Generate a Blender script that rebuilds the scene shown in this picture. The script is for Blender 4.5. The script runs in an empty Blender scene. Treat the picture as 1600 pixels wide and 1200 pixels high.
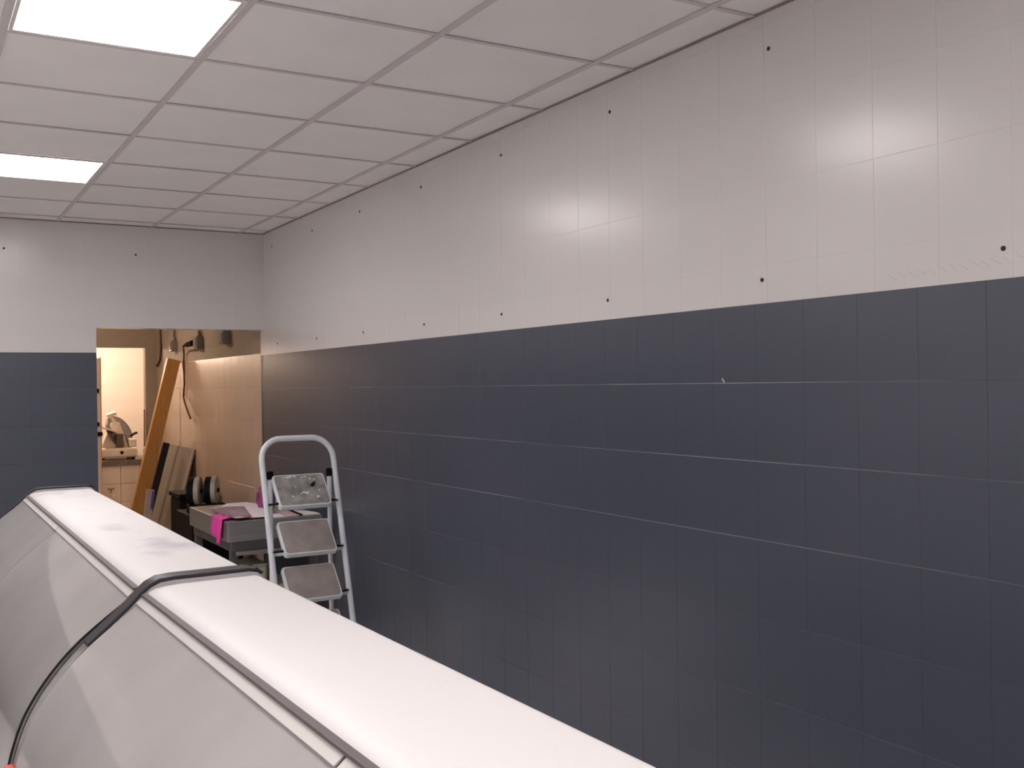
import bpy, bmesh, math, random
from mathutils import Vector, Matrix
random.seed(7)
PI = math.pi
S = bpy.context.scene
COL = S.collection

# ---------------------------------------------------------------- camera, world, exposure
CAM_Z = 1.65
yaw, pitch, roll, FPX = 0.536461535, -7.2e-05, -0.0139435864, 1594.31
cam_data = bpy.data.cameras.new('camera')
cam = bpy.data.objects.new('camera', cam_data)
COL.objects.link(cam)
fw = Vector((math.sin(yaw) * math.cos(pitch), math.cos(yaw) * math.cos(pitch), math.sin(pitch)))
rt0 = Vector((math.cos(yaw), -math.sin(yaw), 0))
up0 = rt0.cross(fw)
rt = math.cos(roll) * rt0 + math.sin(roll) * up0
up = -math.sin(roll) * rt0 + math.cos(roll) * up0
M = Matrix((rt, up, -fw)).transposed().to_4x4()
M.translation = Vector((0, 0, CAM_Z))
cam.matrix_world = M
cam_data.sensor_width = 36.0
cam_data.lens = FPX / 1600 * 36.0
cam_data.clip_start = 0.02
S.camera = cam

world = bpy.data.worlds.new('world')
S.world = world
world.use_nodes = True
world.node_tree.nodes['Background'].inputs[0].default_value = (0.5, 0.5, 0.55, 1)
world.node_tree.nodes['Background'].inputs[1].default_value = 0.05

S.view_settings.view_transform = 'Standard'
S.view_settings.look = 'None'
S.view_settings.gamma = 1
S.view_settings.use_curve_mapping = False
S.view_settings.exposure = 1.88
S.cycles.use_denoising = True

PANEL_STRENGTH = 5.2
PANEL_COLOUR = (1.0, 0.925, 0.915)
WARM = (1.0, 0.73, 0.54)

# ---------------------------------------------------------------- materials
def nt(m):
    m.use_nodes = True
    return m.node_tree

def pm(name, col, rough=0.5, metal=0.0, var=0.0, vscale=6.0, bump=0.0, bscale=60.0, col2=None, stretch=None, spec=0.5, coat=0.0, ramp=(.35, .65)):
    """procedural principled material: noise mixes two colours, another noise gives fine relief"""
    m = bpy.data.materials.new(name)
    t = nt(m)
    b = t.nodes['Principled BSDF']
    b.inputs['Roughness'].default_value = rough
    b.inputs['Metallic'].default_value = metal
    b.inputs['Specular IOR Level'].default_value = spec
    b.inputs['Coat Weight'].default_value = coat
    tc = t.nodes.new('ShaderNodeTexCoord')
    mp = t.nodes.new('ShaderNodeMapping')
    t.links.new(tc.outputs['Object'], mp.inputs[0])
    if stretch:
        mp.inputs['Scale'].default_value = stretch
    if col2 is None:
        col2 = tuple(c * (1 - var) for c in col)
    n = t.nodes.new('ShaderNodeTexNoise')
    n.inputs['Scale'].default_value = vscale
    n.inputs['Detail'].default_value = 4
    t.links.new(mp.outputs[0], n.inputs['Vector'])
    r = t.nodes.new('ShaderNodeValToRGB')
    r.color_ramp.elements[0].position = ramp[0]
    r.color_ramp.elements[1].position = ramp[1]
    r.color_ramp.elements[0].color = (*col, 1)
    r.color_ramp.elements[1].color = (*col2, 1)
    t.links.new(n.outputs['Fac'], r.inputs[0])
    t.links.new(r.outputs[0], b.inputs['Base Color'])
    if bump:
        n2 = t.nodes.new('ShaderNodeTexNoise')
        n2.inputs['Scale'].default_value = bscale
        n2.inputs['Detail'].default_value = 3
        t.links.new(mp.outputs[0], n2.inputs['Vector'])
        bp = t.nodes.new('ShaderNodeBump')
        bp.inputs['Strength'].default_value = bump
        bp.inputs['Distance'].default_value = 0.002
        t.links.new(n2.outputs['Fac'], bp.inputs['Height'])
        t.links.new(bp.outputs[0], b.inputs['Normal'])
    return m

def emit(name, col, strength):
    m = bpy.data.materials.new(name)
    t = nt(m)
    t.nodes.remove(t.nodes['Principled BSDF'])
    e = t.nodes.new('ShaderNodeEmission')
    e.inputs[0].default_value = (*col, 1)
    e.inputs[1].default_value = strength
    t.links.new(e.outputs[0], t.nodes['Material Output'].inputs[0])
    return m

def glass_mat(name, tint=(0.93, 0.95, 0.94), dust=0.12, rough=0.03):
    m = bpy.data.materials.new(name)
    t = nt(m)
    t.nodes.remove(t.nodes['Principled BSDF'])
    tr = t.nodes.new('ShaderNodeBsdfTransparent')
    tr.inputs[0].default_value = (*tint, 1)
    gl = t.nodes.new('ShaderNodeBsdfGlossy')
    gl.inputs['Roughness'].default_value = rough
    df = t.nodes.new('ShaderNodeBsdfDiffuse')
    df.inputs[0].default_value = (0.84, 0.81, 0.80, 1)
    tl = t.nodes.new('ShaderNodeBsdfTranslucent')
    tl.inputs[0].default_value = (0.78, 0.75, 0.745, 1)
    film = t.nodes.new('ShaderNodeMixShader')
    film.inputs[0].default_value = 0.12
    fr = t.nodes.new('ShaderNodeFresnel')
    fr.inputs[0].default_value = 1.5
    tc = t.nodes.new('ShaderNodeTexCoord')
    nz = t.nodes.new('ShaderNodeTexNoise')
    nz.inputs['Scale'].default_value = 2.2
    nz.inputs['Detail'].default_value = 5
    t.links.new(tc.outputs['Object'], nz.inputs['Vector'])
    mr = t.nodes.new('ShaderNodeMapRange')
    mr.inputs[1].default_value = 0.3
    mr.inputs[2].default_value = 0.75
    mr.inputs[3].default_value = dust * 0.85
    mr.inputs[4].default_value = dust * 1.12
    t.links.new(nz.outputs['Fac'], mr.inputs[0])
    m1 = t.nodes.new('ShaderNodeMixShader')
    m2 = t.nodes.new('ShaderNodeMixShader')
    t.links.new(mr.outputs[0], m1.inputs[0])
    t.links.new(tr.outputs[0], m1.inputs[1])
    t.links.new(df.outputs[0], film.inputs[1])
    t.links.new(tl.outputs[0], film.inputs[2])
    t.links.new(film.outputs[0], m1.inputs[2])
    t.links.new(fr.outputs[0], m2.inputs[0])
    t.links.new(m1.outputs[0], m2.inputs[1])
    t.links.new(gl.outputs[0], m2.inputs[2])
    t.links.new(m2.outputs[0], t.nodes['Material Output'].inputs[0])
    return m

MT = {}
MT['white_tile'] = pm('white_paint_tile', (0.72, 0.70, 0.69), 0.23, var=0.03, vscale=1.2, bump=0.06, bscale=14, spec=0.5)
MT['dark_tile'] = pm('slate_paint_tile', (0.064, 0.075, 0.106), 0.30, var=0.10, vscale=1.5, bump=0.08, bscale=22, spec=0.8)
MT['dark_back'] = pm('slate_paint_joint', (0.042, 0.044, 0.060), 0.45, var=0.1)
MT['white_back'] = pm('white_paint_joint', (0.74, 0.72, 0.71), 0.4, var=0.03)
MT['grout'] = pm('pale_grout', (0.05, 0.052, 0.070), 0.6, vscale=0.9, col2=(0.34, 0.34, 0.38))
MT['grout_dark'] = pm('painted_grout', (0.045, 0.047, 0.064), 0.6, vscale=1.1, col2=(0.12, 0.12, 0.15))
MT['plug'] = pm('dark_plug', (0.02, 0.018, 0.018), 0.6)
MT['chip'] = pm('bare_chip', (0.6, 0.58, 0.55), 0.6)
MT['ceiling_tile'] = pm('mineral_ceiling_tile', (0.93, 0.905, 0.90), 0.9, var=0.03, vscale=3, bump=0.15, bscale=200, spec=0.2)
MT['rail'] = pm('ceiling_rail', (0.68, 0.64, 0.64), 0.5, var=0.04, spec=0.3)
MT['dark_trim'] = pm('dark_shadow_bead', (0.28, 0.24, 0.23), 0.7)
MT['panel_frame'] = pm('lamp_frame_white', (0.75, 0.72, 0.71), 0.45)
MT['lamp'] = emit('led_diffuser', PANEL_COLOUR, PANEL_STRENGTH)
MT['floor'] = pm('floor_tile_grey', (0.86, 0.84, 0.82), 0.35, var=0.15, vscale=2.0)
MT['plaster'] = pm('brown_plaster', (0.42, 0.35, 0.28), 0.85, var=0.12, vscale=2.5, bump=0.2, bscale=60)
MT['cream'] = pm('cream_glazed_tile', (0.60, 0.46, 0.36), 0.25, var=0.07, vscale=2.0, bump=0.05, bscale=10)
MT['cream_joint'] = pm('cream_grout', (0.42, 0.34, 0.27), 0.8, var=0.1)
MT['room_wall'] = pm('pale_wall_tile', (0.72, 0.66, 0.61), 0.4, var=0.05, vscale=2)
MT['front_tile'] = pm('counter_front_tile', (0.60, 0.54, 0.48), 0.35, var=0.05)
MT['stone'] = pm('dark_worktop_stone', (0.16, 0.13, 0.12), 0.4, var=0.3, vscale=30)
MT['white_sheet'] = pm('white_enamel_sheet', (0.73, 0.72, 0.713), 0.5, var=0.035, vscale=2.2, bump=0.03, bscale=4, stretch=(1, 0.35, 1))
MT['used_sheet'] = pm('scuffed_enamel_sheet', (0.735, 0.725, 0.718), 0.5, col2=(0.50, 0.48, 0.54), vscale=6, ramp=(.56, .72), stretch=(1, .7, 1))
MT['cab_white'] = pm('cabinet_white', (0.76, 0.74, 0.73), 0.45, var=0.03)
MT['cab_inner'] = pm('cabinet_liner', (0.80, 0.77, 0.765), 0.4, var=0.08, vscale=4)
MT['cap_dark'] = pm('end_cap_plastic', (0.022, 0.018, 0.026), 0.42, var=0.1)
MT['cap_grey'] = pm('end_rim_grey', (0.42, 0.39, 0.40), 0.4, var=0.08)
MT['seal'] = pm('black_seal', (0.012, 0.012, 0.013), 0.4)
MT['joint_strip'] = pm('brown_grey_seal', (0.12, 0.105, 0.105), 0.5, var=0.1)
MT['clamp'] = pm('pale_clamp_strip', (0.66, 0.64, 0.62), 0.35, var=0.03)
MT['glass'] = glass_mat('display_glass', dust=0.63, rough=0.03)
MT['end_glass'] = glass_mat('end_glass_green', (0.88, 0.91, 0.89), 0.7)
MT['red'] = pm('red_sticker', (0.75, 0.09, 0.05), 0.5)
MT['ladder'] = pm('ladder_enamel', (0.70, 0.745, 0.79), 0.35, var=0.06, vscale=12)
MT['tread'] = pm('ladder_rubber_tread', (0.34, 0.295, 0.28), 0.7, var=0.22, vscale=14, bump=0.2, bscale=160)
MT['tread_paint'] = pm('ladder_tread_splashed', (0.17, 0.16, 0.155), 0.7, vscale=17, col2=(0.36, 0.35, 0.34), bump=0.2, bscale=120)
MT['black'] = pm('black_plastic', (0.005, 0.0045, 0.005), 0.6, spec=0.12)
MT['white_spot'] = pm('plaster_splash', (0.66, 0.65, 0.63), 0.8)
MT['steel'] = pm('brushed_steel', (0.38, 0.36, 0.355), 0.38, metal=0.7, var=0.15, vscale=8, stretch=(0.4, 6, 6))
MT['steel_dark'] = pm('dull_steel', (0.15, 0.14, 0.14), 0.45, metal=0.6, var=0.2)
MT['paper'] = pm('white_paper', (0.80, 0.76, 0.77), 0.7, var=0.03)
MT['paper_pink'] = pm('pinkish_paper', (0.62, 0.46, 0.47), 0.7, var=0.25, vscale=20)
MT['brochure'] = pm('purple_print', (0.16, 0.085, 0.14), 0.45, vscale=26, col2=(0.27, 0.18, 0.25))
MT['brochure_band'] = pm('light_print', (0.44, 0.35, 0.42), 0.45, var=0.2, vscale=60)
MT['brochure_red'] = pm('red_print', (0.55, 0.10, 0.12), 0.45, var=0.2)
MT['cloth'] = pm('magenta_cloth', (0.78, 0.06, 0.36), 0.85, var=0.15, vscale=20, bump=0.3, bscale=200)
MT['bag'] = pm('magenta_bag', (0.34, 0.07, 0.22), 0.4, var=0.5, vscale=14)
MT['pine'] = pm('varnished_pine', (0.72, 0.40, 0.13), 0.45, col2=(0.62, 0.32, 0.09), vscale=10, stretch=(8, 8, 0.8))
MT['brown_pole'] = pm('brown_pole', (0.25, 0.12, 0.07), 0.5)
MT['board'] = pm('grey_brown_board', (0.25, 0.205, 0.165), 0.8, col2=(0.19, 0.16, 0.12), vscale=4.5, stretch=(1, .22, 1), bump=0.15, bscale=40)
MT['board_edge'] = pm('pale_board_edge', (0.55, 0.45, 0.37), 0.6)
MT['shadow_dark'] = pm('plank_shadow_dark', (0.035, 0.02, 0.015), 0.6, var=0.3, stretch=(8, 8, 1))
MT['pack'] = pm('pinkish_packet', (0.78, 0.60, 0.56), 0.5, var=0.1)
MT['pack_blue'] = pm('packet_blue', (0.10, 0.13, 0.33), 0.5)
MT['beige'] = pm('beige_plastic', (0.47, 0.42, 0.33), 0.5, var=0.08)
MT['drum_face'] = pm('pale_drum_face', (0.50, 0.43, 0.35), 0.5, var=0.3, vscale=12)
MT['grey_box'] = pm('grey_socket_plastic', (0.27, 0.24, 0.22), 0.5, var=0.05)
MT['brown_wire'] = pm('brown_cable', (0.09, 0.035, 0.018), 0.5)
MT['slicer'] = pm('slicer_enamel', (0.66, 0.60, 0.53), 0.3, var=0.06)
MT['slicer_dark'] = pm('slicer_metal', (0.11, 0.09, 0.08), 0.35, metal=0.4, var=0.25)
MT['brass'] = pm('rusty_brass', (0.35, 0.10, 0.04), 0.5, var=0.3, vscale=40)

# ---------------------------------------------------------------- helpers
def box(bm, x0, x1, y0, y1, z0, z1, bev=0.0, mi=0):
    n0 = len(bm.faces)
    v = [bm.verts.new((x, y, z)) for x in (x0, x1) for y in (y0, y1) for z in (z0, z1)]
    fs = []
    for q in ((0, 1, 3, 2), (4, 6, 7, 5), (0, 4, 5, 1), (2, 3, 7, 6), (0, 2, 6, 4), (1, 5, 7, 3)):
        f = bm.faces.new([v[i] for i in q]); f.material_index = mi; fs.append(f)
    if bev:
        es = list({e for f in fs for e in f.edges})
        r = bmesh.ops.bevel(bm, geom=es, offset=bev, segments=2, affect='EDGES', profile=0.5)
        for f in r['faces']:
            f.material_index = mi
    return v

def obox(bm, mat, sx, sy, sz, bev=0.0, mi=0):
    """box sx*sy*sz centred at the origin, then placed by a 4x4 matrix"""
    b2 = bmesh.new()
    box(b2, -sx / 2, sx / 2, -sy / 2, sy / 2, -sz / 2, sz / 2, bev, mi)
    b2.transform(mat)
    merge(bm, b2)

def merge(bm, b2):
    me = bpy.data.meshes.new('tmp'); b2.to_mesh(me); b2.free()
    bm.from_mesh(me); bpy.data.meshes.remove(me)

def tube(bm, pts, r, seg=12, cap=True, closed=False):
    pts = [Vector(p) for p in pts]
    n = len(pts)
    rings = []
    ref = None
    for i, p in enumerate(pts):
        if closed:
            d = (pts[(i + 1) % n] - pts[i - 1]).normalized()
        else:
            d = (pts[min(i + 1, n - 1)] - pts[max(i - 1, 0)]).normalized()
        if ref is None:
            ref = Vector((0, 0, 1)) if abs(d.z) < 0.9 else Vector((0, 1, 0))
        a = (ref - d * ref.dot(d)).normalized(); ref = a
        b = d.cross(a)
        rr = r[i] if isinstance(r, (list, tuple)) else r
        rings.append([bm.verts.new(p + rr * (math.cos(2 * PI * k / seg) * a + math.sin(2 * PI * k / seg) * b)) for k in range(seg)])
    m = n if closed else n - 1
    for i in range(m):
        A, B = rings[i], rings[(i + 1) % n]
        for k in range(seg):
            bm.faces.new((A[k], A[(k + 1) % seg], B[(k + 1) % seg], B[k])).smooth = True
    if cap and not closed:
        bm.faces.new(rings[0][::-1]); bm.faces.new(rings[-1])

def cyl(bm, p0, p1, r, seg=16, r1=None):
    tube(bm, [p0, p1], [r, r if r1 is None else r1], seg)

def lathe(bm, c, axis, prof, seg=24):
    """prof: list of (distance along axis, radius)"""
    c = Vector(c); d = Vector(axis).normalized()
    a = d.orthogonal().normalized(); b = d.cross(a)
    rings = []
    for h, r in prof:
        rings.append([bm.verts.new(c + d * h + max(r, 1e-4) * (math.cos(2 * PI * k / seg) * a + math.sin(2 * PI * k / seg) * b)) for k in range(seg)])
    for A, B in zip(rings, rings[1:]):
        for k in range(seg):
            bm.faces.new((A[k], A[(k + 1) % seg], B[(k + 1) % seg], B[k])).smooth = True
    bm.faces.new(rings[0][::-1]); bm.faces.new(rings[-1])

def sheet(bm, prof, thick, y0, y1, side=1):
    """strip following the x-z polyline prof, extruded along y with a thickness towards its normal"""
    n = len(prof)
    off = []
    for i, (x, z) in enumerate(prof):
        xa, za = prof[max(i - 1, 0)]; xb, zb = prof[min(i + 1, n - 1)]
        dx, dz = xb - xa, zb - za
        L = math.hypot(dx, dz)
        off.append((x - side * dz / L * thick, z + side * dx / L * thick))
    V = []
    for y in (y0, y1):
        V.append([[bm.verts.new((x, y, z)) for x, z in prof], [bm.verts.new((x, y, z)) for x, z in off]])
    for i in range(n - 1):
        for k in (0, 1):
            bm.faces.new((V[0][k][i], V[0][k][i + 1], V[1][k][i + 1], V[1][k][i])).smooth = True
        for e in (0, 1):
            bm.faces.new((V[e][0][i], V[e][0][i + 1], V[e][1][i + 1], V[e][1][i]))
    for i in (0, n - 1):
        bm.faces.new((V[0][0][i], V[1][0][i], V[1][1][i], V[0][1][i]))

def poly_prism(bm, prof, y0, y1):
    A = [bm.verts.new((x, y0, z)) for x, z in prof]
    B = [bm.verts.new((x, y1, z)) for x, z in prof]
    n = len(prof)
    bm.faces.new(A); bm.faces.new(B[::-1])
    for i in range(n):
        bm.faces.new((A[i], B[i], B[(i + 1) % n], A[(i + 1) % n]))

def wloc(o):
    v = Vector((0, 0, 0))
    while o is not None:
        v += o.location; o = o.parent
    return v

def obj(name, bm, mats, parent=None, at=None):
    """links bm (world coordinates at building time) as one mesh object"""
    if not isinstance(mats, (list, tuple)):
        mats = [mats]
    bmesh.ops.recalc_face_normals(bm, faces=bm.faces[:])
    base = Vector(at) if at is not None else (wloc(parent) if parent is not None else Vector((0, 0, 0)))
    bmesh.ops.translate(bm, verts=bm.verts[:], vec=-base)
    for e in bm.edges:
        if len(e.link_faces) == 2 and e.calc_face_angle(0) > 0.6:
            e.smooth = False
    me = bpy.data.meshes.new(name)
    bm.to_mesh(me); bm.free()
    for m in mats:
        me.materials.append(m)
    o = bpy.data.objects.new(name, me)
    COL.objects.link(o)
    if parent is not None:
        o.parent = parent
        o.location = base - wloc(parent)
    else:
        o.location = base
    return o

def tag(o, label, cat, group=None):
    o['label'] = label; o['category'] = cat
    if group:
        o['group'] = group
    return o

def thing(name, label, cat, loc, group=None):
    o = bpy.data.objects.new(name, None)
    o.empty_display_size = 0.1
    COL.objects.link(o)
    o.location = loc
    return tag(o, label, cat, group)

def struct(name, bm, mats):
    o = obj(name, bm, mats)
    o['kind'] = 'structure'
    return o

def dup(o, loc, parent, name=None):
    c = o.copy()
    COL.objects.link(c)
    c.parent = parent
    c.location = loc
    return c

def plate_mesh(w, h, t, bev, mat, name):
    """raised tile: w (local x) by h (local z), front face towards local -y, bevelled rim, back open against the wall"""
    bm = bmesh.new()
    a = [bm.verts.new((sx * w / 2, t, sz * h / 2)) for sx, sz in ((-1, -1), (1, -1), (1, 1), (-1, 1))]
    b = [bm.verts.new((sx * w / 2, bev, sz * h / 2)) for sx, sz in ((-1, -1), (1, -1), (1, 1), (-1, 1))]
    c = [bm.verts.new((sx * (w / 2 - bev), 0, sz * (h / 2 - bev))) for sx, sz in ((-1, -1), (1, -1), (1, 1), (-1, 1))]
    for A, B in ((a, b), (b, c)):
        for i in range(4):
            bm.faces.new((A[i], A[(i + 1) % 4], B[(i + 1) % 4], B[i]))
    bm.faces.new(c); bm.faces.new(a[::-1])
    bmesh.ops.recalc_face_normals(bm, faces=bm.faces[:])
    me = bpy.data.meshes.new(name)
    bm.to_mesh(me); bm.free()
    me.materials.append(mat)
    return me

PLATES = {}
def plate(name, parent, centre, w, h, t, mat, rotz, bev=0.0004, jitter=0.0):
    key = (name, round(w, 4), round(h, 4), mat.name)
    if key not in PLATES:
        PLATES[key] = plate_mesh(w, h, t, bev, mat, name)
    o = bpy.data.objects.new(name, PLATES[key])
    COL.objects.link(o)
    o.parent = parent
    o.location = centre
    o.rotation_euler = (random.uniform(-jitter, jitter), 0, rotz + random.uniform(-jitter, jitter))
    return o

# ---------------------------------------------------------------- the shop: shell
WX = 2.241            # face of the right wall
BY = 7.272            # face of the back wall
CZ = CAM_Z + 1.1132   # ceiling
PZ = CAM_Z + 0.2335   # white above, slate below
LX, FY = -2.9, -3.2   # left wall, front wall
TH = 0.0006           # how far tiles stand out of the bed

bm = bmesh.new(); box(bm, LX - .2, 4.2, FY - .2, 14.0, -0.2, 0.0)
floor = struct('floor', bm, MT['floor'])

# right wall (bed); tiles are set on it
bm = bmesh.new()
box(bm, WX + TH, WX + .16, FY - .2, BY + .09, 0, PZ, mi=0)
box(bm, WX + TH, WX + .16, FY - .2, BY + .09, PZ, CZ + .1, mi=1)
wall_right = struct('wall_right', bm, [MT['dark_back'], MT['white_back']])

ROW = 0.2405
G = 0.0022
# slate tiles
rows = [(PZ - ROW * (k + 1), PZ - ROW * k) for k in range(6)]
TW = 0.1945
y_edges = [2.306 + TW * k for k in range(-9, 26)]
y_edges = [y for y in y_edges if y < BY - 0.06] + [BY]
for z0, z1 in rows:
    for ya, yb in zip(y_edges, y_edges[1:]):
        plate('slate_tile', wall_right, (WX, (ya + yb) / 2, (z0 + z1) / 2), yb - ya - .0009, z1 - z0 - G, TH, MT['dark_tile'], -PI / 2, jitter=0.0006)
# the rows low down behind the counters, seen by nobody from here: one piece
bm = bmesh.new()
for z0, z1 in [(max(0, PZ - ROW * (k + 1)), PZ - ROW * k) for k in range(6, 8)]:
    for ya, yb in zip(y_edges, y_edges[1:]):
        box(bm, WX, WX + TH, ya + G / 2, yb - G / 2, z0 + G / 2, z1 - G / 2)
o = obj('low_tiles', bm, MT['dark_tile'], wall_right); o['kind'] = 'stuff'
# white tiles
JZ = CAM_Z + 0.59
TW2 = 0.1992
w_edges = [1.855 + TW2 * k for k in range(-7, 28)]
w_edges = [y for y in w_edges if y < BY - .06] + [BY]
w_rows = [(PZ, JZ - ROW), (JZ - ROW, JZ), (JZ, JZ + ROW), (JZ + ROW, JZ + 2 * ROW), (JZ + 2 * ROW, CZ)]
for z0, z1 in w_rows:
    for ya, yb in zip(w_edges, w_edges[1:]):
        plate('white_tile', wall_right, (WX, (ya + yb) / 2, (z0 + z1) / 2), yb - ya - .0007, z1 - z0 - .0007, TH, MT['white_tile'], -PI / 2, bev=.00035, jitter=0.0004)
# white reveal of the opening on the right wall
bm = bmesh.new(); box(bm, WX, WX + TH, BY, BY + .09, PZ, CZ); obj('reveal_strip', bm, MT['white_tile'], wall_right)
bm = bmesh.new(); box(bm, WX, WX + TH, BY, BY + .03, 0, PZ); obj('reveal_strip', bm, MT['dark_tile'], wall_right)
# rubbed, pale joints between the slate rows
for k in range(1, 7):
    z = PZ - ROW * k
    bm = bmesh.new()
    box(bm, WX + .0004, WX + TH + .0005, y_edges[0], BY, z - G * .62, z + G * .62)
    obj('joint', bm, MT['grout'] if k in (1, 2, 3) else MT['grout_dark'], wall_right)
# screw plugs in two rows, 80 cm apart
def plug(x, y, z, ax, parent, r=.0062):
    bm = bmesh.new()
    c = Vector((x, y, z)); d = Vector(ax)
    lathe(bm, c, d, [(0.0, r), (.0022, r), (.0030, r * .8), (.0016, r * .55), (.0014, 0.0005)], 14)
    return obj('wall_plug', bm, MT['plug'], parent, at=(x, y, z))
for y in (1.433, 2.233, 3.037, 3.835, 4.636, 5.443, 6.232, 7.064):
    plug(WX, y, CAM_Z + .996, (-1, 0, 0), wall_right)
for y in (1.481, 2.273, 3.065, 3.849, 4.622, 5.412, 6.177, 6.965):
    plug(WX, y, CAM_Z + .305, (-1, 0, 0), wall_right)
# chip in the slate paint, smear of adhesive on the white near the edge
bm = bmesh.new()
for dy, dz, w, h in ((0, 0, .006, .008), (-.006, -.007, .005, .009)):
    box(bm, WX - .0008, WX, 2.454 + dy - w / 2, 2.454 + dy + w / 2, CAM_Z + .005 + dz - h / 2, CAM_Z + .005 + dz + h / 2, .0003)
obj('paint_chip', bm, MT['chip'], wall_right)
bm = bmesh.new()
for i in range(17):
    y = 1.80 - i * .03
    z = CAM_Z + .268 + random.uniform(-.004, .004) + (1.80 - y) * .03
    mtx = Matrix.Translation((WX - .0004, y, z)) @ Matrix.Rotation(math.radians(-58 + random.uniform(-6, 6)), 4, 'X')
    obox(bm, mtx, .0014, .0035, .030, .0006)
o = obj('adhesive_ridges', bm, MT['white_tile'], wall_right); o['kind'] = 'stuff'

# back wall with an opening that reaches the right wall
DX0 = 1.100
DZT = CAM_Z + .4155
BT = .12
bm = bmesh.new()
box(bm, LX - .2, DX0, BY + TH, BY + BT, 0, PZ + .014, mi=0)
box(bm, LX - .2, DX0, BY + TH, BY + BT, PZ + .014, DZT, mi=1)
box(bm, LX - .2, WX + TH, BY + TH, BY + BT, DZT, CZ + .1, mi=1)
wall_back = struct('wall_back', bm, [MT['dark_back'], MT['white_tile']])
bx = [DX0 - .2 * k for k in range(0, 9)]
for z0, z1 in [(max(.002, PZ - ROW * (k + 1)), PZ - ROW * k) for k in range(8)]:
    for xb, xa in zip(bx, bx[1:]):
        plate('slate_tile', wall_back, ((xa + xb) / 2, BY, (z0 + z1) / 2 + .013), xb - xa - .0009, z1 - z0 - G, TH, MT['dark_tile'], 0, jitter=.0012)
wx = [WX - .2 * k for k in range(0, 14)]
for z0, z1 in [(PZ + .014, w_rows[0][1])] + w_rows[1:]:
    for xb, xa in zip(wx, wx[1:]):
        b0 = max(z0, DZT) if xb > DX0 + .01 else z0
        if xa < DX0 < xb and z0 < DZT:
            plate('white_tile', wall_back, ((xa + DX0) / 2, BY, (z0 + z1) / 2), DX0 - xa - .0007, z1 - z0 - .0007, TH, MT['white_tile'], 0, bev=.00035)
            b0 = DZT; xa2 = DX0
        else:
            xa2 = xa
        if z1 - b0 < .02:
            continue
        plate('white_tile', wall_back, ((xa2 + xb) / 2, BY, (b0 + z1) / 2), xb - xa2 - .0007, z1 - b0 - .0007, TH, MT['white_tile'], 0, bev=.00035, jitter=.0005)
for k in (1, 3):
    z = PZ - ROW * k + .014
    bm = bmesh.new(); box(bm, -.6, DX0 - .002, BY + .0004, BY + TH + .0005, z - G * .62, z + G * .62)
    obj('joint', bm, MT['grout'] if k == 1 else MT['grout_dark'], wall_back)
for x in (.553, 1.359):
    plug(x, BY, CAM_Z + .914, (0, -1, 0), wall_back, .007)

# walls behind and beside the camera
bm = bmesh.new()
box(bm, LX - .2, LX, FY - .2, BY, 0, PZ, mi=0); box(bm, LX - .2, LX, FY - .2, BY, PZ, CZ + .1, mi=1)
struct('wall_left', bm, [MT['white_tile'], MT['white_tile']])
bm = bmesh.new()
box(bm, LX, WX, FY - .2, FY, 0, PZ, mi=0); box(bm, LX, WX, FY - .2, FY, PZ, CZ + .1, mi=1)
struct('wall_front', bm, [MT['white_tile'], MT['white_tile']])

# suspended ceiling: slab, rails, tiles, lamps
bm = bmesh.new(); box(bm, LX - .2, WX + .16, FY - .2, BY + BT, CZ + .1, CZ + .25)
ceiling = struct('ceiling', bm, MT['white_back'])
RX = [2.0715 - .6 * i for i in range(9)]
RY = [3.4944 + .6 * k for k in range(-11, 7)]
xs = [LX] + RX[::-1] + [WX]
ys = [FY] + RY + [BY]
LAMPS = [(a, b) for b in (-1.606, .794, 3.194, 5.594) for a in (.5715, -1.8285)]
def is_lamp(x, y):
    return any(abs(x - a) < .1 and abs(y - b) < .1 for a, b in LAMPS)
for xa, xb in zip(xs, xs[1:]):
    for ya, yb in zip(ys, ys[1:]):
        cx, cy = (xa + xb) / 2, (ya + yb) / 2
        if is_lamp(cx, cy) or xb - xa < .05 or yb - ya < .05:
            continue
        w, h = xb - xa - .004, yb - ya - .004
        key = ('ct', round(w, 3), round(h, 3))
        if key not in PLATES:
            bm = bmesh.new(); box(bm, -w / 2, w / 2, -h / 2, h / 2, 0, .014)
            bmesh.ops.recalc_face_normals(bm, faces=bm.faces[:])
            me = bpy.data.meshes.new('ceiling_tile'); bm.to_mesh(me); bm.free(); me.materials.append(MT['ceiling_tile'])
            PLATES[key] = me
        o = bpy.data.objects.new('ceiling_tile', PLATES[key]); COL.objects.link(o)
        o.parent = ceiling; o.location = (cx, cy, CZ + random.uniform(0, .0012))
        o.rotation_euler = (random.uniform(-.0012, .0012), random.uniform(-.0012, .0012), 0)
RW = .012
for x in RX:
    bm = bmesh.new(); box(bm, x - RW, x + RW, FY, BY, CZ - .005, CZ - .0012); box(bm, x - .001, x + .001, FY, BY, CZ - .0012, CZ + .03)
    obj('main_rail', bm, MT['rail'], ceiling)
for y in RY:
    for xa, xb in zip(xs, xs[1:]):
        bm = bmesh.new(); box(bm, xa + (RW if xa > LX else 0), xb - (RW if xb < WX else 0), y - RW * .8, y + RW * .8, CZ - .0042, CZ - .001)
        obj('cross_rail', bm, MT['rail'], ceiling)
bm = bmesh.new(); box(bm, WX - .006, WX, FY, BY, CZ - .007, CZ - .001); o = struct('trim_1', bm, MT['dark_trim'])
bm = bmesh.new(); box(bm, LX, WX - .006, BY - .006, BY, CZ - .007, CZ - .001); o = struct('trim_2', bm, MT['dark_trim'])

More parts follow.
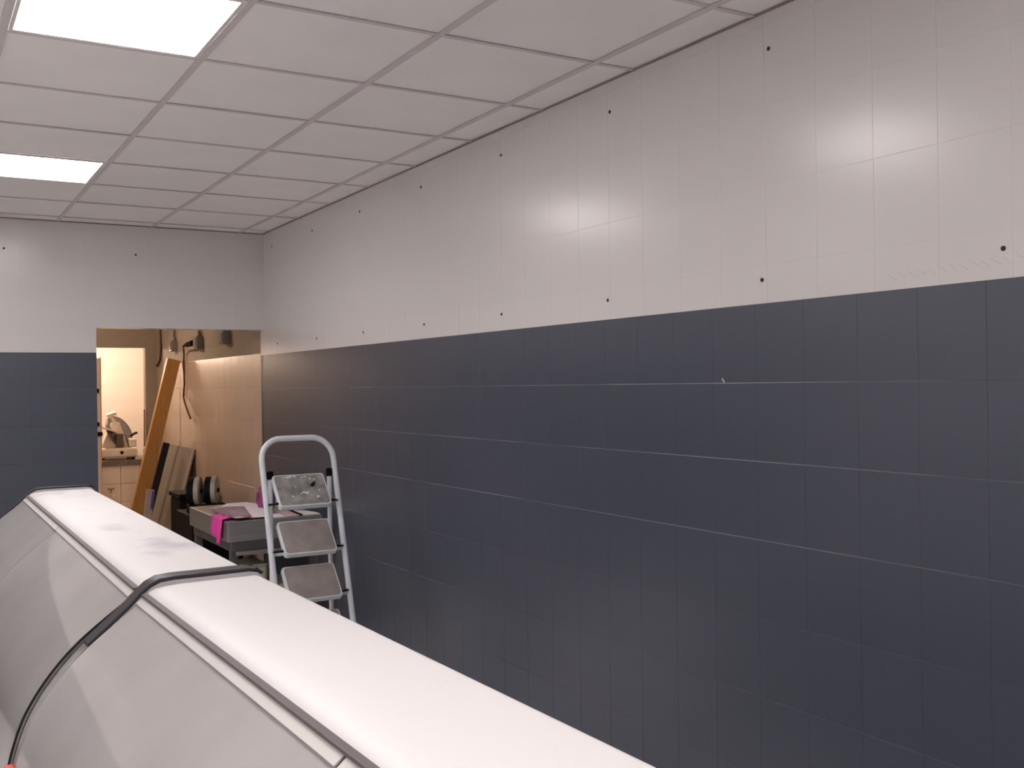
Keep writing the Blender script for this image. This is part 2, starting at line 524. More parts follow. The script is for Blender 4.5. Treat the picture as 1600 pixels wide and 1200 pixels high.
lamp_labels = {
    (.5715, 3.194): 'large square light panel in the ceiling, cut by the top edge of the photo',
    (.5715, 5.594): 'square light panel in the ceiling nearer to the back wall'}
for a, b in LAMPS:
    lab = lamp_labels.get((a, b), 'square light panel in the ceiling out of the picture, at x %.1f y %.1f' % (a, b))
    if (a, b) not in lamp_labels:
        side = 'over the customer side' if a < 0 else 'over the display counters'
        where = {-1.606: 'far behind the camera', .794: 'just above the camera', 3.194: 'level with the first picture lamp', 5.594: 'level with the second picture lamp'}[b]
        lab = 'square ceiling light panel ' + side + ', ' + where
    L = thing('ceiling_light', lab, 'ceiling light', (a, b, CZ), 'square ceiling light panels')
    h = .286
    bm = bmesh.new()
    for x0, x1, y0, y1 in ((-h, h, -h, -h + .012), (-h, h, h - .012, h), (-h, -h + .012, -h + .012, h - .012), (h - .012, h, -h + .012, h - .012)):
        box(bm, a + x0, a + x1, b + y0, b + y1, CZ - .004, CZ + .02)
    obj('frame', bm, MT['panel_frame'], L)
    bm = bmesh.new(); box(bm, a - h + .012, a + h - .012, b - h + .012, b + h - .012, CZ - .001, CZ + .006)
    obj('diffuser', bm, MT['lamp'], L)

# ---------------------------------------------------------------- the rooms beyond the opening
Y1 = 10.95      # far wall of the store room
bm = bmesh.new()
box(bm, WX + TH, WX + .16, BY + .09, Y1 + .1, 0, CZ + .1, mi=0)
wall_store = struct('wall_right.001', bm, [MT['cream_joint']])
TZ = CAM_Z + .25      # cream tiles up to here, a border row, then plaster
ce = [BY + .09 + .2 * k for k in range(0, 19)]; ce[-1] = Y1
for k in range(6):
    z1 = TZ - .25 * k; z0 = z1 - .25
    for ya, yb in zip(ce, ce[1:]):
        plate('cream_tile', wall_store, (WX, (ya + yb) / 2, (z0 + z1) / 2), yb - ya - .003, z1 - z0 - .003, TH, MT['cream'], -PI / 2, bev=.0006, jitter=.003)
for ya, yb in zip(ce, ce[1:]):
    plate('border_tile', wall_store, (WX, (ya + yb) / 2, TZ + .05), yb - ya - .003, .097, TH, MT['plaster'], -PI / 2, bev=.0006, jitter=.002)
bm = bmesh.new(); box(bm, WX - .001, WX + TH, BY + .09, Y1, TZ + .10, CZ); obj('plaster_field', bm, MT['plaster'], wall_store)

D2X = 2.125; D2L = 1.45; D2Z = CAM_Z + .425
bm = bmesh.new()
box(bm, D2X, WX + TH, Y1, Y1 + .1, 0, CZ)
box(bm, -1.0, D2L, Y1, Y1 + .1, 0, CZ)
box(bm, D2L, D2X, Y1, Y1 + .1, D2Z, CZ)
struct('wall_back.001', bm, MT['plaster'])
bm = bmesh.new(); box(bm, -1.1, -1.0, BY + BT, 13.6, 0, CZ); struct('wall_left.001', bm, MT['plaster'])
bm = bmesh.new(); box(bm, -1.1, 3.0, BY + BT, 13.6, CZ, CZ + .1); struct('ceiling.001', bm, MT['plaster'])
bm = bmesh.new(); box(bm, -1.0, 3.0, 13.3, 13.4, 0, CZ); bm2 = bmesh.new(); box(bm2, 3.0, 3.1, Y1 + .1, 13.4, 0, CZ); struct('wall_right.002', bm2, MT['room_wall'])
bm2 = bmesh.new(); box(bm2, WX + .16, 3.0, Y1, Y1 + .1, 0, CZ); struct('wall_back.003', bm2, MT['room_wall'])
wall_end = struct('wall_back.002', bm, MT['room_wall'])

def area(name, loc, tgt, size, power, col):
    d = bpy.data.lights.new(name, 'AREA'); d.energy = power; d.size = size; d.color = col
    o = bpy.data.objects.new(name, d); COL.objects.link(o); o.location = loc
    v = Vector(tgt) - Vector(loc); o.rotation_euler = v.to_track_quat('-Z', 'Y').to_euler()
    return o

# warm lamps of the back rooms; the ceiling one is an added fill
def warm_fill(x, y, z, power, label):
    L = thing('fill_lamp', label, 'lamp', (x, y, z))
    bm = bmesh.new(); lathe(bm, (x, y, z), (0, 0, 1), [(-.02, .10), (0, .12), (.03, .12)], 20); obj('fill_base_plate', bm, MT['panel_frame'], L)
    bm = bmesh.new(); lathe(bm, (x, y, z - .021), (0, 0, -1), [(0, .095), (.03, .09), (.06, .06), (.075, .01)], 20)
    g = obj('fill_globe', bm, emit('warm_fill_globe', WARM, power), L)
    return L
pb = Vector((1.62, 12.3, 2.15))
pd = thing('pendant_bulb', 'bare warm bulb hanging on a cord in the end room', 'lamp', (pb.x, pb.y, CZ))
bm = bmesh.new(); cyl(bm, (pb.x, pb.y, CZ), (pb.x, pb.y, pb.z + .10), .004, 8); obj('cord', bm, MT['black'], pd)
bm = bmesh.new(); cyl(bm, (pb.x, pb.y, pb.z + .055), (pb.x, pb.y, pb.z + .10), .02, 14); obj('socket', bm, MT['black'], pd)
bm = bmesh.new(); lathe(bm, pb, (0, 0, 1), [(-.05, .008), (-.042, .03), (-.02, .046), (.005, .048), (.03, .034), (.055, .018)], 20); obj('bulb', bm, emit('warm_bulb', WARM, 270), pd)
warm_fill(.9, 9.6, CZ - .031, 60, 'added round warm fill lamp, unseen on the ceiling of the store room')

for i in range(6):
    for k in range(7):
        plate('wall_tile', wall_end, (1.5 + .2 * i, 13.3 - TH, .96 + .2 * k), .197, .197, TH, MT['room_wall'], 0, jitter=.004)
# end room: tiled counter with a dark slab and a slicer on it
CY = 12.0
bm = bmesh.new(); box(bm, 1.2, 2.95, CY + .016, 12.75, 0, .80)
bench = thing('tiled_bench', 'tiled masonry bench with dark slab seen through the far doorway', 'bench', (1.75, CY, 0))
obj('bench_body', bm, MT['cream_joint'], bench)
for i in range(8):
    for k in range(4):
        o = plate('front_tile', bench, (0, 0, 0), .197, .197, .014, MT['front_tile'], 0, bev=.002, jitter=.002)
        o.location = Vector((1.351 + .2 * i, CY + .003, .70 - .2 * k)) - wloc(bench)
bm = bmesh.new(); box(bm, 1.18, 2.95, CY - .03, 12.75, .803, .863, .004); obj('slab', bm, MT['stone'], bench)

sx, sy, sz = 2.05, CY + .22, .863
SLS = 1.15
sl = thing('meat_slicer', 'pale enamel slicing machine standing on the dark bench slab', 'slicer', (sx, sy, sz))
bm = bmesh.new(); box(bm, sx - .19, sx + .17, sy - .16, sy + .16, sz + .02, sz + .115, .02); obj('base', bm, MT['slicer'], sl)
for dx in (-.15, .13):
    for dy in (-.12, .12):
        bm = bmesh.new(); cyl(bm, (sx + dx, sy + dy, sz), (sx + dx, sy + dy, sz + .024), .018, 10); obj('foot', bm, MT['black'], sl)
bm = bmesh.new(); lathe(bm, (sx + .02, sy - .161, sz + .07), (0, -1, 0), [(0, .016), (.012, .014), (.014, .004)], 14); obj('knob', bm, MT['black'], sl)
# tilted round blade with its guard, facing left and a little up
ax = Vector((.55, -.62, .42)).normalized()
bc = Vector((sx + .03, sy + .03, sz + .27))
bm = bmesh.new(); lathe(bm, bc, ax, [(-.012, .165), (0, .17), (.012, .16)], 30); obj('blade_guard', bm, MT['slicer_dark'], sl)
bm = bmesh.new(); lathe(bm, bc + ax * .013, ax, [(0, .140), (.004, .135), (.007, .07), (.02, .06), (.022, .01)], 30); obj('blade', bm, MT['steel_dark'], sl)
bm = bmesh.new(); poly_prism(bm, [(sx - .15, sz + .115), (sx + .10, sz + .115), (sx + .02, sz + .36), (sx - .05, sz + .36)], sy - .05, sy + .08); obj('motor_housing', bm, MT['slicer'], sl)
bm = bmesh.new(); obox(bm, Matrix.Translation((sx - .10, sy - .08, sz + .30)) @ Matrix.Rotation(math.radians(18), 4, 'Y'), .17, .13, .018, .004); obj('carriage_tray', bm, MT['slicer'], sl)
bm = bmesh.new(); tube(bm, [(sx - .02, sy - .06, sz + .36), (sx - .06, sy - .08, sz + .41), (sx - .10, sy - .09, sz + .43)], .012, 10); cyl(bm, (sx - .10, sy - .09, sz + .43), (sx - .02, sy - .11, sz + .455), .021, 12); obj('handle', bm, MT['slicer'], sl)
bm = bmesh.new(); box(bm, sx - .02, sx + .045, sy - .12, sy - .05, sz + .115, sz + .25, .006); obj('slice_plate', bm, MT['slicer_dark'], sl)
bm = bmesh.new(); tube(bm, [(sx + .13, sy, sz + .22), (sx + .16, sy - .03, sz + .245), (sx + .185, sy - .045, sz + .255)], .011, 10); obj('push_rod', bm, MT['black'], sl)
bm = bmesh.new(); box(bm, sx + .10, sx + .17, sy - .10, sy + .02, sz + .115, sz + .20, .012); obj('sharpener_cover', bm, MT['slicer'], sl)

sl.scale = (SLS, SLS, SLS)
# small tap low on the tiled bench front
tp = thing('water_tap', 'small rusty tap low on the tiled bench front', 'tap', (1.94, CY + .003, .50))
bm = bmesh.new(); cyl(bm, (1.94, CY + .001, .50), (1.94, CY - .06, .50), .014, 12); tube(bm, [(1.94, CY - .05, .50), (1.955, CY - .085, .495), (1.958, CY - .095, .46)], .012, 10); obj('spout', bm, MT['slicer'], tp)
bm = bmesh.new(); cyl(bm, (1.94, CY - .045, .51), (1.94, CY - .045, .545), .008, 10); box(bm, 1.90, 1.975, CY - .055, CY - .035, .545, .56, .004); obj('tap_handle', bm, MT['brass'], tp)

# open door leaf at the left of the far doorway, its edge with dark hinges
dl = thing('door_leaf', 'pale door edge with dark hinges at the left of the lit far doorway', 'door', (1.675, 11.25, 0))
bm = bmesh.new(); box(bm, 1.665, 1.705, 11.06, 11.10, .02, 1.97); obj('leaf', bm, MT['room_wall'], dl)
bm = bmesh.new(); box(bm, 1.706, 1.714, 11.055, 11.10, .90, 1.98); obj('stop_bead', bm, MT['pine'], dl)
for z in (1.28, 1.62, 1.18):
    bm = bmesh.new(); box(bm, 1.662, 1.690 + (z < 1.2) * .03, 11.045, 11.062, z, z + .04, .003); obj('hinge', bm, MT['black'], dl)

# thin pole against the right jamb of the far doorway
pl = thing('wooden_pole', 'thin brown pole standing at the right jamb of the far doorway', 'pole', (2.085, 10.88, 0))
bm = bmesh.new(); cyl(bm, (2.085, 10.88, 0), (2.105, 10.93, 1.44), .008, 10); obj('shaft', bm, MT['brown_pole'], pl)
bm = bmesh.new(); lathe(bm, (2.125, 10.9, 1.02), (.3, -1, .1), [(-.012, .03), (0, .052), (.012, .05), (.016, .03)], 18); obj('white_cap', bm, MT['paper'], pl)

# socket boxes and cables on the store room wall
def socket_box(y, z0, z1, w, label, plug_side=False):
    t = thing('socket_box', label, 'socket', (WX - .002, y, z0), 'grey socket boxes on the store room wall')
    bm = bmesh.new(); box(bm, WX - .062, WX - .001, y - w / 2, y + w / 2, z0, z1, .006); obj('housing', bm, MT['grey_box'], t)
    bm = bmesh.new(); box(bm, WX - .068, WX - .062, y - w * .36, y + w * .36, z0 + .015, z1 - .02, .003); obj('cover', bm, MT['grey_box'], t)
    bm = bmesh.new(); cyl(bm, (WX - .022, y, z1), (WX - .022, y, CZ - .01), .011, 10); obj('conduit', bm, MT['grey_box'], t)
    bm = bmesh.new(); cyl(bm, (WX - .022, y, z1), (WX - .022, y, z1 + .03), .017, 10); obj('gland', bm, MT['grey_box'], t)
    return t
socket_box(10.05, CAM_Z + .355, CAM_Z + .455, .11, 'grey socket box on conduit deepest in the store room, above the pine plank')
s2 = socket_box(9.08, CAM_Z + .345, CAM_Z + .455, .13, 'grey socket box with a black plug sticking out of it')
bm = bmesh.new(); poly = [(WX - .06, 9.13, CAM_Z + .40), (WX - .075, 9.30, CAM_Z + .39), (WX - .08, 9.42, CAM_Z + .385)]
tube(bm, poly, [.027, .022, .007], 12); pg = tag(obj('power_plug', bm, MT['black'], None, at=poly[0]), 'black plug in the middle socket box of the store room', 'plug')
socket_box(8.23, CAM_Z + .352, CAM_Z + .462, .13, 'grey socket box on conduit nearest to the shop opening')
bm = bmesh.new()
tube(bm, [(WX - .01, 10.72, CAM_Z + 1.05), (WX - .01, 10.72, CAM_Z + .62), (WX - .011, 10.69, CAM_Z + .42), (WX - .012, 10.74, CAM_Z + .30), (WX - .012, 10.86, CAM_Z + .235), (WX - .012, 10.93, CAM_Z + .245)], .010, 8)
tag(obj('brown_cable', bm, MT['brown_wire'], None, at=(WX - .01, 10.72, CAM_Z + .24)), 'brown cable hanging in a loop at the far corner of the store room', 'cable')
bm = bmesh.new()
tube(bm, [(WX - .08, 9.432, CAM_Z + .384), (WX - .05, 9.55, CAM_Z + .37), (WX - .02, 9.67, CAM_Z + .32), (WX - .012, 9.72, CAM_Z + .24), (WX - .012, 9.70, CAM_Z + .05), (WX - .012, 9.745, CAM_Z - .08), (WX - .03, 9.62, CAM_Z - .13), (WX - .03, 9.47, CAM_Z - .235), (WX - .05, 9.32, CAM_Z - .268)], .0085, 8)
tag(obj('black_cable', bm, MT['brown_wire'], None, at=(WX - .012, 9.70, CAM_Z)), 'dark cable hanging from the plug down the cream tiled wall', 'cable')

# pine plank leaning on the store room wall
def lean(bm, bottom, top, wdir, w, t, bev=.002):
    b, tp_ = Vector(bottom), Vector(top)
    zc = (tp_ - b); L = zc.length; zc.normalize()
    xc = Vector(wdir); xc = (xc - zc * xc.dot(zc)).normalized()
    yc = zc.cross(xc)
    m = Matrix((xc, yc, zc)).transposed().to_4x4(); m.translation = (b + tp_) / 2
    obox(bm, m, w, t, L, bev)
bm = bmesh.new(); lean(bm, (1.70, 9.86, .016), (2.178, 9.90, 1.925), (1, .12, 0), .125, .045, .004)
tag(obj('pine_plank', bm, MT['pine'], None, at=(1.712, 9.86, .01)), 'tall yellow pine plank leaning on the store room wall', 'plank')

bm = bmesh.new(); lean(bm, (1.815, 9.93, .02), (2.112, 9.95, 1.14), (1, .12, 0), .062, .03, .003)  # dark strip placed as the shade cast beside the pine plank
tag(obj('plank_shadow', bm, MT['shadow_dark'], None, at=(1.815, 9.93, .01)), 'dark strip standing in for the shadow of the pine plank on the grey brown board', 'plank')

# grey brown board leaning beside it
bd = thing('board', 'wide grey brown board with a pale edge leaning in the store room', 'board', (1.94, 9.9, 0))
bm = bmesh.new()
A = Vector((1.925, 9.36, .012)); B = Vector((2.222, 9.36, 1.105))
nrm = Vector((-(B.z - A.z), 0, B.x - A.x)).normalized()
def slab4(bm, a, b, y0, y1, t):
    V = []
    for y in (y0, y1):
        for p, q in ((a, 0), (b, 0), (b, 1), (a, 1)):
            V.append(bm.verts.new((p.x + nrm.x * -t * q, y, p.z + nrm.z * -t * q)))
    for f in ((0, 1, 2, 3), (7, 6, 5, 4), (0, 4, 5, 1), (1, 5, 6, 2), (2, 6, 7, 3), (3, 7, 4, 0)):
        bm.faces.new([V[i] for i in f])
slab4(bm, A, B, 9.372, 10.52, .016); obj('panel', bm, MT['board'], bd)
bm = bmesh.new(); slab4(bm, A + nrm * .001, B + nrm * .001, 9.352, 9.372, .018); obj('edge_strip', bm, MT['board_edge'], bd)
# small packet standing in front of the board
pk = thing('packet', 'slim pinkish packet with a blue stripe leaning on the grey brown board', 'packet', (1.80, 9.30, 0.0))
bm = bmesh.new(); lean(bm, (1.748, 9.29, .012), (1.838, 9.33, .768), (1, -.1, 0), .066, .03, .003); obj('sleeve', bm, MT['pack'], pk)
bm = bmesh.new(); lean(bm, (1.838, 9.292, .60), (1.861, 9.312, .752), (1, -.1, 0), .022, .034, .003); obj('stripe', bm, MT['pack_blue'], pk)

# dark stand with two pale round drums behind the work table
st = thing('drum_machine', 'dark machine with two pale round drums behind the steel table', 'machine', (1.86, 7.65, 0))
bm = bmesh.new(); box(bm, 1.75, 2.12, 7.45, 7.95, .05, .735, .01); obj('cabinet', bm, MT['black'], st)
bm = bmesh.new(); box(bm, 1.77, 2.02, 7.56, 7.70, .7355, .80, .006); obj('saddle', bm, MT['black'], st)
for dx in (1.79, 2.08):
    for dy in (7.5, 7.9):
        bm = bmesh.new(); cyl(bm, (dx, dy, 0), (dx, dy, .055), .022, 10); obj('foot', bm, MT['black'], st)
for cx in (1.822, 1.945):
    c = Vector((cx, 7.62, .897)); d = Vector((.90, -.43, 0)).normalized()
    bm = bmesh.new(); lathe(bm, c, d, [(-.05, .085), (-.045, .10), (-.002, .10)], 28); obj('drum', bm, MT['black'], st)
    bm = bmesh.new(); lathe(bm, c, d, [(0, .104), (.03, .104), (.036, .094), (.038, .05), (.034, .03), (.034, .002)], 28); obj('drum_face', bm, MT['drum_face'], st)
    bm = bmesh.new(); lathe(bm, c + d * .036, d, [(0, .018), (.012, .014), (.013, .003)], 14); obj('hub', bm, MT['black'], st)

cr = thing('shade_filler', 'added black bin in shadow between the leaning board and the drum machine', 'bin', (2.09, 8.7, 0))  # added black block where the gap beside the board lies in deep shade
bm = bmesh.new(); box(bm, 1.91, 2.215, 8.52, 8.88, .0, .75, .02); obj('filler_body', bm, MT['black'], cr)
bm = bmesh.new(); box(bm, 1.90, 2.222, 8.50, 8.90, .751, .79, .008); obj('lid', bm, MT['black'], cr)  # top of the added shade filler

# ---------------------------------------------------------------- steel work table before the opening
TX0, TX1, TY0, TY1, TZ1 = 1.578, 2.15, 5.865, 6.78, CAM_Z - .77
tb = thing('steel_table', 'grey steel work table with a deep apron behind the stepladder', 'table', ((TX0 + TX1) / 2, (TY0 + TY1) / 2, 0))
bm = bmesh.new(); box(bm, TX0, TX1, TY0, TY1, TZ1 - .118, TZ1, .005); obj('top_box', bm, MT['steel'], tb)
bm = bmesh.new(); box(bm, TX0 + .02, TX1 - .02, TY0 + .012, TY1 - .02, TZ1 - .175, TZ1 - .1185, .003); obj('apron', bm, MT['steel_dark'], tb)
bm = bmesh.new(); box(bm, TX0 + .05, TX1 - .02, TY0 + .004, TY0 + .03, TZ1 - .20, TZ1 - .176, .003); obj('front_lip', bm, MT['steel'], tb)
for x in (TX0 + .045, TX1 - .045):
    for y in (TY0 + .045, TY1 - .045):
        bm = bmesh.new(); box(bm, x - .022, x + .022, y - .022, y + .022, .02, TZ1 - .175, .003)
        lg = obj('leg', bm, MT['steel_dark'], tb)
        bm = bmesh.new(); cyl(bm, (x, y, 0), (x, y, .022), .026, 12); obj('foot', bm, MT['black'], lg)
bm = bmesh.new(); box(bm, TX0 + .03, TX1 - .03, TY0 + .03, TY1 - .03, .20, .225, .003); obj('under_shelf', bm, MT['steel_dark'], tb)

def tub(cx, cy, z, w, d, h, label, mat, lid=True):
    t = thing('storage_tub', label, 'tub', (cx, cy, z))
    bm = bmesh.new()
    b2 = [(cx - w / 2 * .92, cx + w / 2 * .92), (cy - d / 2 * .92, cy + d / 2 * .92)]
    box(bm, cx - w / 2 * .94, cx + w / 2 * .94, cy - d / 2 * .94, cy + d / 2 * .94, z, z + h * .9, .012)
    obj('tub_body', bm, mat, t)
    bm = bmesh.new(); box(bm, cx - w / 2, cx + w / 2, cy - d / 2, cy + d / 2, z + h * .9, z + h, .008); obj('rim', bm, mat, t)
    return t
tub(1.83, 6.10, .226, .34, .34, .255, 'larger beige tub on the low shelf of the steel table', MT['beige'])
tub(1.76, 6.08, .482, .16, .26, .125, 'smaller beige tub stacked under the steel table top', MT['beige'])
for i, (y, h, lab) in enumerate(((6.38, .23, 'dark box at the open end under the steel table, nearer'), (6.58, .27, 'dark box at the open end under the steel table, farther'))):
    bx_ = thing('dark_box', lab, 'box', (1.66, y, .226))
    bm = bmesh.new(); box(bm, 1.625, 1.72, y - .07, y + .07, .226, .226 + h, .006); obj('carton', bm, MT['black'], bx_)
    bm = bmesh.new(); box(bm, 1.619, 1.7255, y - .074, y + .074, .226 + h, .226 + h + .018, .004); obj('lid', bm, MT['steel_dark'], bx_)

# things lying on the table
def flat(name, pts, z, t, mat, label, cat, wave=0.0):
    bm = bmesh.new()
    n = len(pts)
    A = [bm.verts.new((x, y, z + wave * (i % 2))) for i, (x, y) in enumerate(pts)]
    B = [bm.verts.new((x, y, z + t + wave * (i % 2))) for i, (x, y) in enumerate(pts)]
    bm.faces.new(A[::-1]); bm.faces.new(B)
    for i in range(n):
        bm.faces.new((A[i], A[(i + 1) % n], B[(i + 1) % n], B[i]))
    o = obj(name, bm, mat, None, at=(sum(p[0] for p in pts) / n, sum(p[1] for p in pts) / n, z))
    return tag(o, label, cat)
TZ = TZ1
flat('paper_sheet', [(1.70, 6.50), (1.80, 6.70), (1.93, 6.70), (1.975, 6.43), (1.815, 5.885), (1.715, 5.90), (1.72, 6.2)], TZ + .010, .004, MT['paper'], 'large white paper sheets on the steel table left of the ladder rail', 'paper')
bro = thing('brochure', 'purple printed brochure with a pale band on the steel table corner', 'brochure', (1.70, 6.15, TZ))
bm = bmesh.new()
BP = [(1.607, 6.14), (1.637, 6.42), (1.737, 6.49), (1.838, 6.44), (1.728, 5.895), (1.632, 5.872)]
V0 = [bm.verts.new((x, y, TZ + .0145)) for x, y in BP]; V1 = [bm.verts.new((x, y, TZ + .0185)) for x, y in BP]
bm.faces.new(V0[::-1]); bm.faces.new(V1)
for i in range(6):
    bm.faces.new((V0[i], V0[(i + 1) % 6], V1[(i + 1) % 6], V1[i]))
obj('cover', bm, MT['brochure'], bro)
def quadplate(bm, pts, z, t):
    a = [bm.verts.new((x, y, z)) for x, y in pts]; b = [bm.verts.new((x, y, z + t)) for x, y in pts]
    bm.faces.new(a[::-1]); bm.faces.new(b)
    n = len(pts)
    for i in range(n):
        bm.faces.new((a[i], a[(i + 1) % n], b[(i + 1) % n], b[i]))
for k in range(3):
    y = 6.02 + .10 * k
    bm = bmesh.new(); quadplate(bm, [(1.655 + .012 * k, y), (1.745 + .018 * k, y + .01), (1.752 + .018 * k, y + .045), (1.660 + .012 * k, y + .035)], TZ + .0186, .0006)
    obj('print_band', bm, MT['brochure_band'], bro, )
bm = bmesh.new(); quadplate(bm, [(1.69, 5.888), (1.728, 5.897), (1.738, 5.945), (1.700, 5.935)], TZ + .0186, .0006); obj('red_corner', bm, MT['brochure_red'], bro)
bm = bmesh.new(); quadplate(bm, [(1.625, 5.92), (1.645, 5.876), (1.688, 5.887), (1.668, 5.93)], TZ + .0186, .0006); obj('pale_corner', bm, MT['paper'], bro)
flat('paper_strip', [(1.645, 6.50), (1.668, 6.56), (1.742, 6.57), (1.728, 6.49)], TZ + .010, .003, MT['paper_pink'], 'narrow pinkish paper strip behind the purple brochure', 'paper')
flat('paper_slip', [(1.592, 6.10), (1.604, 6.16), (1.618, 6.155), (1.606, 6.095)], TZ + .001, .003, MT['paper'], 'tiny white slip of paper on the left edge of the steel table', 'paper')
flat('paper_scrap', [(1.845, 5.88), (1.86, 6.05), (1.935, 6.02), (1.925, 5.88)], TZ + .001, .005, MT['paper'], 'white paper scrap on the table just right of the left ladder rail', 'paper')
flat('flyer', [(1.94, 5.88), (1.95, 6.10), (2.02, 6.12), (2.01, 5.88)], TZ + .001, .006, MT['paper_pink'], 'pinkish flyer between the ladder rails on the steel table', 'flyer')
flat('dark_ruler', [(2.012, 5.88), (2.045, 6.20), (2.055, 6.20), (2.027, 5.88)], TZ + .001, .010, MT['black'], 'thin dark strip lying across the steel table behind the ladder', 'ruler')
flat('white_card', [(2.055, 5.885), (2.06, 6.13), (2.135, 5.99), (2.14, 5.885)], TZ + .001, .006, MT['paper'], 'white card at the right end of the steel table', 'card')

# magenta cloth hanging over the left edge of the table
bm = bmesh.new()
NY, NZ = 9, 9
grid = []
for i in range(NY):
    u = i / (NY - 1)
    rowv = []
    for k in range(NZ):
        v = k / (NZ - 1)
        yt = 6.16 - u * .22
        yb = 6.17 - u * .21
        # lies on the top for the first fifth, then hangs
        fold = .008 * math.sin(u * PI * 4.0)
        if v < .25:
            x = TX0 + .05 - v / .25 * .055; z = TZ + .016 + fold * .4; y = yt
        else:
            w = (v - .25) / .75
            drop = .085 + .06 * u
            x = TX0 - .012 - w * .012 + fold * (0.4 + w); z = TZ + .008 - w * drop; y = yt * (1 - w) + yb * w
        rowv.append((x, y, z))
    grid.append(rowv)
VV = [[bm.verts.new(p) for p in r_] for r_ in grid]
for i in range(NY - 1):
    for k in range(NZ - 1):
        bm.faces.new((VV[i][k], VV[i + 1][k], VV[i + 1][k + 1], VV[i][k + 1])).smooth = True
o = obj('cloth', bm, MT['cloth'], None, at=(TX0, 6.05, TZ))
md = o.modifiers.new('thick', 'SOLIDIFY'); md.thickness = .004
tag(o, 'bright magenta cloth hanging over the left edge of the steel table', 'cloth')
# magenta bag
bm = bmesh.new()
bmesh.ops.create_icosphere(bm, subdivisions=3, radius=1)
for v in bm.verts:
    n = v.co.normalized()
    k = 1 + .14 * math.sin(n.x * 7 + n.z * 5) * math.cos(n.y * 6 + 1) + .06 * math.sin(n.z * 13 + n.x * 9)
    v.co = Vector((n.x * .06 * k, n.y * .06 * k, max(n.z, -.72) * .075 * k * (1.15 - .15 * n.z)))
zm = min(v.co.z for v in bm.verts)
for v in bm.verts:
    v.co += Vector((1.948, 6.33, TZ + .001 - zm))
for f in bm.faces:
    f.smooth = True
bgo = thing('plastic_bag', 'crumpled dark magenta bag on the table behind the left ladder rail', 'bag', (1.948, 6.33, TZ))
obj('bag_body', bm, MT['bag'], bgo)
bm = bmesh.new(); lathe(bm, (1.948, 6.33, TZ + .10), (.25, 0, 1), [(0, .022), (.016, .012), (.035, .020), (.05, .028)], 14); obj('knotted_top', bm, MT['bag'], bgo)

# ---------------------------------------------------------------- stepladder
LXa, LXb = 1.50, 1.87
KY = .303
YB = 4.935 + (-.365) * 0
def rail_y(z):          # front rails lean back as they rise (z in world)
    return 4.545 + KY * z
ZT = CAM_Z - .243
lad = thing('stepladder', 'pale blue grey stepladder with three treads in view standing by the slate wall', 'ladder', ((LXa + LXb) / 2, 4.75, 0))
R = .0145
pts = []
CR = .105
zc = ZT - R - CR
pts.append((LXa, rail_y(.03), .03))
for z in (.4, .8, zc - .15):
    pts.append((LXa, rail_y(z), z))
for i in range(0, 9):
    a = PI - i / 8 * PI / 2
    z = zc + CR * math.sin(a); pts.append((LXa + CR + CR * math.cos(a), rail_y(z), z))
for i in range(0, 9):
    a = PI / 2 - i / 8 * PI / 2
    z = zc + CR * math.sin(a); pts.append((LXb - CR + CR * math.cos(a), rail_y(z), z))
for z in (zc - .15, .8, .4, .03):
    pts.append((LXb, rail_y(z), z))
bm = bmesh.new(); tube(bm, pts, R, 14); fr = obj('front_hoop', bm, MT['ladder'], lad)
for x in (LXa, LXb):
    bm = bmesh.new(); cyl(bm, (x, rail_y(0), 0), (x, rail_y(.05), .05), .019, 12); obj('rubber_foot', bm, MT['black'], fr)
# rear legs: two tubes hanging nearly vertical behind the rails, joined by bars
rear = []
for x, s in ((1.537, 1), (1.842, -1)):
    bm = bmesh.new(); tube(bm, [(x, 4.925, 1.205), (x, 4.91, .02)], .0115, 12); g = obj('rear_leg', bm, MT['ladder'], lad)
    bm = bmesh.new(); cyl(bm, (x, 4.91, 0), (x, 4.91, .04), .016, 12); obj('rubber_foot', bm, MT['black'], g)
    rear.append(g)
    xr = LXa if s > 0 else LXb
    bm = bmesh.new(); tube(bm, [(xr - s * .0, rail_y(1.215) + .012, 1.215), (x, 4.925, 1.215)], .012, 10); lathe(bm, (x, 4.925, 1.197), (0, 0, 1), [(0, .0165), (.036, .0165), (.04, .010)], 14)
    obj('hinge_joint', bm, MT['black'], lad)
for z in (.10, .32):
    bm = bmesh.new(); box(bm, 1.537, 1.842, 4.910, 4.920, z, z + .035, .002); obj('rear_bar', bm, MT['ladder'], lad)
